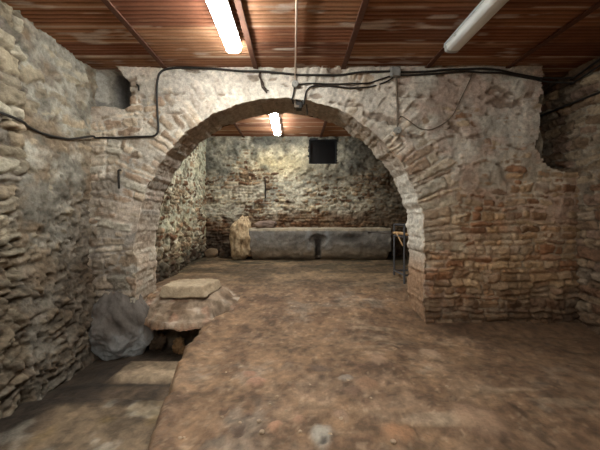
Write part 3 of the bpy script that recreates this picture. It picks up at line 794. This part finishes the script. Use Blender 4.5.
# the flat block lying on the step
bm = boxgrid(26, 22, 8, (-.29, -.24, 0), (.29, .24, .135))
for v in bm.verts:
    p = v.co
    if p.x < -.05 and p.y < .05: p.y += max(0, (-.05 - p.x)) * .35 * (1 - (p.y + .24) / .6)
    p.x += (.06 * (p.y / .24)) - (.05 * (p.z / .135) * (p.x / .29)); p.y += -.03 * (p.y / .24) * (p.z / .135)
    if p.x > .2: p.z *= 1 - .25 * (p.x - .2) / .1; p.z += .02 * (p.x - .2) / .1
    nn = n3(p, 6, 31) * .014 + n3(p, 18, 33) * .006
    d = Vector((p.x / .29, p.y / .24, (p.z - .067) / .067)); 
    ex = sorted([abs(d.x), abs(d.y), abs(d.z)]); k = max(0, ex[1] - .8) / .2
    p += d.normalized() * (nn - .016 * k) * (Vector((1, 1, .6)).length / 1.5)
o = bm_obj('stone_block', bm, M_rock, smooth=True); o.location = (-1.275, .33, .225); o.rotation_euler = (0, 0, .06)
paint(o, tone(lin(150, 130, 106), lin(178, 158, 132), lin(192, 174, 148), f=4, s=6)); tag(o, 'flat pale stone block lying on the step by the left jamb', 'stone')

# long stone trough
TX0, TX1, TY0, TY1, TZ0, TZ1 = -.86, 1.80, 2.24, 2.74, .32, .925
nx, ny, nz = 150, 30, 34; L_, W_, H_ = TX1 - TX0, TY1 - TY0, TZ1 - TZ0
bm = boxgrid(nx, ny, nz, (0, 0, 0), (L_, W_, H_))
NX = (318 - VX) * 5.44 / F - TX0
for v in bm.verts:
    p = v.co; ox, oy, oz = p.x, p.y, p.z
    top = oz > H_ - 1e-4
    # rounded outside
    r = .17; q = Vector((min(max(ox, r * .55), L_ - r * .55), min(max(oy, r), W_ - r), max(oz, r)))
    if oz < r or ox < r * .55 or ox > L_ - r * .55:
        qq = Vector((min(max(ox, r * .55), L_ - r * .55), min(max(oy, r), W_ - r) if oz < r else oy, max(oz, r))); dv = Vector((ox, oy, oz)) - qq
        if dv.length > 1e-6:
            mx = max(abs(dv.x) / (r * .55), abs(dv.y) / r, abs(dv.z) / r); lim = math.sqrt((dv.x / (r * .55)) ** 2 + (dv.y / r) ** 2 + (dv.z / r) ** 2)
            p.x, p.y, p.z = qq + dv * (mx / lim)
    bul = .03 * math.sin(math.pi * min(1, oz / H_)); 
    if oy < 1e-4: p.y -= bul
    # basin
    if top:
        dx = min(ox, L_ - ox) - .15; dy = min(oy, W_ - oy) - .13; k = max(0, min(1, min(dx, dy) / .05)); p.z -= .36 * k * k * (3 - 2 * k)
    # scooped notch and drain slot in the front
    if oy < .12:
        a = abs(ox - NX + .006 * math.sin(oz * 40)); dz = oz - (H_ - .21)
        k1 = max(0., 1 - (a / .17) ** 2 - (dz / (.14 if dz < 0 else .11)) ** 2) ** .5
        k2 = max(0., min(1., (.05 - a) / .022)) * (1 if .03 < oz < H_ - .18 else 0)
        p.y += max(.08 * k1, .10 * k2) * (1 - oy / .13)
    nn = .016 * n3((ox, oy, oz), 3, 41) + .008 * n3((ox, oy, oz), 11, 43)
    p.z += nn * (.8 if top else .2); p.y += nn * (1 if oy < .1 else -.3); p.x += nn * .3
    # hollow worn patch right of the middle
    g = math.exp(-(((ox - (NX + .66)) / .26) ** 2 + ((oz - (H_ - .17)) / .07) ** 2)); 
    if oy < .1: p.y += .035 * g
def trcol(p, n):
    t = .5 + .5 * n3(p, 3.2, 45); c = lin(72, 67, 62) * (1 - t) + lin(134, 125, 114) * t
    z = p.z / H_
    k = max(0, min(1, (z - .45) / .4)) * (.5 + .5 * n3(p, 2.2, 46)); c = c * (1 - .5 * k) + lin(158, 156, 154) * .5 * k
    k = max(0, min(1, (.5 - z) / .3)) * .45; c = c * (1 - k) + lin(150, 128, 100) * k
    t3 = max(0., min(1., .9 * n3((p.x * .6, p.y, p.z * 2.2), 4, 47) + .1)); c = c * (1 - .55 * t3) + lin(58, 50, 44) * .55 * t3
    if z > .93: c = c * .4 + lin(172, 156, 130) * .6
    if p.y < .12:
        g = math.exp(-(((p.x - (NX + .62)) / .30) ** 2 + ((p.z - (H_ - .17)) / .075) ** 2)) * .8 + math.exp(-((max(0, abs(p.x - NX) - .04) / .02) ** 2)) * (p.z < H_ - .20) * .9 + .6 * math.exp(-((p.x - NX) / .12) ** 2 - ((p.z - (H_ - .21)) / .09) ** 2) * 1.25
        g = min(1, g + .6 * math.exp(-(((p.x - .75) / .25) ** 2 + ((p.z - (H_ - .13)) / .05) ** 2)))
        c = c * (1 - g) + lin(52, 46, 42) * g
        k = math.exp(-((abs(abs(p.x - NX) - .17) / .05) ** 2)) * (p.z > .2) * .18; c = c * (1 - k) + lin(168, 172, 174) * k
    return c
o = bm_obj('stone_trough', bm, M_trough, smooth=True); o.location = (TX0, TY0, TZ0); paint(o, trcol)
tag(o, 'long grey stone trough with a notched front against the back wall', 'trough')
# tan broken masonry at its left end
tanc = tone(lin(84, 64, 44), lin(164, 138, 106), lin(190, 168, 136), lin(128, 102, 74), f=9, s=8)
rock('masonry_lump', (-1.03, 2.40, .30), (.22, .25, .41), 33, M_rock, tanc, 'tan crumbling masonry lump at the left end of the trough', 'rock', amp=.22, sub=5, square=.35)
rock('stone_fragment', (-.57, 2.47, .905), (.24, .15, .085), 35, M_rock, tone(lin(96, 80, 70), lin(150, 128, 116), f=5), 'flat grey brown stone fragment lying on the left end of the trough', 'stone', amp=.14, square=.4)
dk = tone(lin(58, 46, 36), lin(96, 78, 60), f=5, s=2)
for px, py, sz, lb in [(206, 252, .13, 'dark stone in the back corner, left of the others'), (216, 255, .14, 'roundish brown stone in the back corner between two darker ones'), (226, 256, .10, 'small dark stone in the back corner beside the tan masonry lump')]:
    x, y = px_floor(px, py, .33); y = min(y, 2.62)
    rock('rubble_stone', (x, y, fz(x, y)), (sz, sz * .8, sz * .75), px, M_rock, dk if px != 216 else tone(lin(92, 74, 56), lin(140, 116, 90), f=5), lb, 'rock', 'rubble stones in the back corner', amp=.2, sink=.02, sub=3, square=.3)
# rubble under the front edge of the step
orange = tone(lin(84, 62, 44), lin(158, 122, 84), f=8, s=5)
for px, py, sz, lb in [(155, 333, .07, 'brown lump of rubble under the step, next to the boulder'), (178, 332, .055, 'orange lump of rubble under the step, middle of three'), (183, 336, .035, 'smallest orange lump of rubble lying in front of the step'), (197, 331, .06, 'brown lump of rubble under the step, near the trench corner')]:
    x = (px - VX) * 3.2 / F; y = .0 + (px % 3) * .03
    rock('rubble_lump', (x, y, fz(x, y) - .01), (sz * 1.3, sz, sz * 1.3), px, M_rock, orange if 'orange' in lb else dk, lb, 'rock', 'rubble lumps under the step', amp=.45, sub=4, square=.4)
# loose pebbles on the earth floor
peb = tone(lin(150, 124, 100), lin(200, 178, 152), f=9)
for px, py, s_ in [(277, 397, .014), (240, 423, .012), (259, 423, .016), (262, 434, .018), (222, 417, .012), (180, 437, .014), (184, 436, .010), (300, 432, .013), (348, 381, .014), (447, 387, .012), (330, 436, .014), (393, 443, .018), (286, 410, .011), (270, 405, .012), (341, 419, .015), (371, 400, .010), (310, 385, .010), (226, 372, .010)]:
    x, y = px_floor(px, py)
    rock('pebble', (x, y, fz(x, y)), (s_ * .9, s_ * .75, s_ * .5), px, M_rock, peb, 'small pale pebble lying loose on the brown earth floor', 'pebble', 'loose pebbles on the earth floor', amp=.2, sub=2, sink=.003)

# ------------------------------------------------------------------ metal frame with sticks, right of the arch opening
A = Vector((1.56, 1.36)); B = Vector((1.575, .98)); perp = Vector((B.y - A.y, -(B.x - A.x))).normalized()
if perp.x < 0: perp = -perp
cor = [A, B, B + perp * .42, A + perp * .42]
zf = [fz(c.x, c.y) for c in cor]; z0 = min(zf)
fr = empty('metal_stand', (A.x, A.y, z0), 'grey metal frame stand half hidden behind the right pier', 'stand')
loc = lambda c, z: (c.x - A.x, c.y - A.y, z - z0)
zt = 1.045
for c, zz in zip(cor, zf):
    bm = bmesh.new(); add_tube(bm, [loc(c, zz - .005), loc(c, zt)], .016, 4); bm_obj('leg', bm, M_steel, fr)
for nm, z in (('top_rail', zt - .012), ('shelf_rail', .86), ('lower_rail', .31)):
    for i in range(4):
        a, b = cor[i], cor[(i + 1) % 4]; bm = bmesh.new(); add_tube(bm, [loc(a, z), loc(b, z)], .014, 4); bm_obj(nm, bm, M_steel, fr)
def stick(name, a, b, r, mat, label, cat):
    bm = bmesh.new(); a = Vector(a); b = Vector(b); add_tube(bm, [a, a.lerp(b, .33) + Vector((0, 0, .004)), a.lerp(b, .66), b], [r, r * 1.08, r * .95, r * .85], 8)
    return tag(bm_obj(name, bm, mat, smooth=True), label, cat)
stick('wooden_stick', (1.555, 1.37, .90), (1.74, 1.02, .885), .022, M_wood, 'pale wooden stick lying across the metal stand', 'stick')
stick('thin_stick', (1.572, 1.30, .905), (1.55, .97, .74), .010, M_wood, 'thin pale slat leaning down from the stick on the metal stand', 'stick')
stick('dark_pole', (1.36, 2.19, .86), (1.548, 1.35, .885), .008, M_poledark, 'thin dark pole reaching from the trough to the metal stand', 'pole')

# ------------------------------------------------------------------ camera, world, view
cam = bpy.data.cameras.new('camera'); co = bpy.data.objects.new('camera', cam); COL.objects.link(co)
co.location = (0, CY, CH); co.rotation_euler = (math.pi / 2, 0, 0)
cam.sensor_width = 36; cam.lens = F / 600 * 36; cam.shift_x = (300 - VX) / 600; cam.shift_y = -(225 - VY) / 600; cam.clip_start = .02
scene.camera = co
w = bpy.data.worlds.new('world'); scene.world = w; w.use_nodes = True
w.node_tree.nodes['Background'].inputs[0].default_value = (.5, .45, .4, 1); w.node_tree.nodes['Background'].inputs[1].default_value = .05
vs = scene.view_settings; vs.view_transform = 'Standard'; vs.look = 'None'; vs.gamma = 1; vs.use_curve_mapping = False; vs.exposure = 1.3
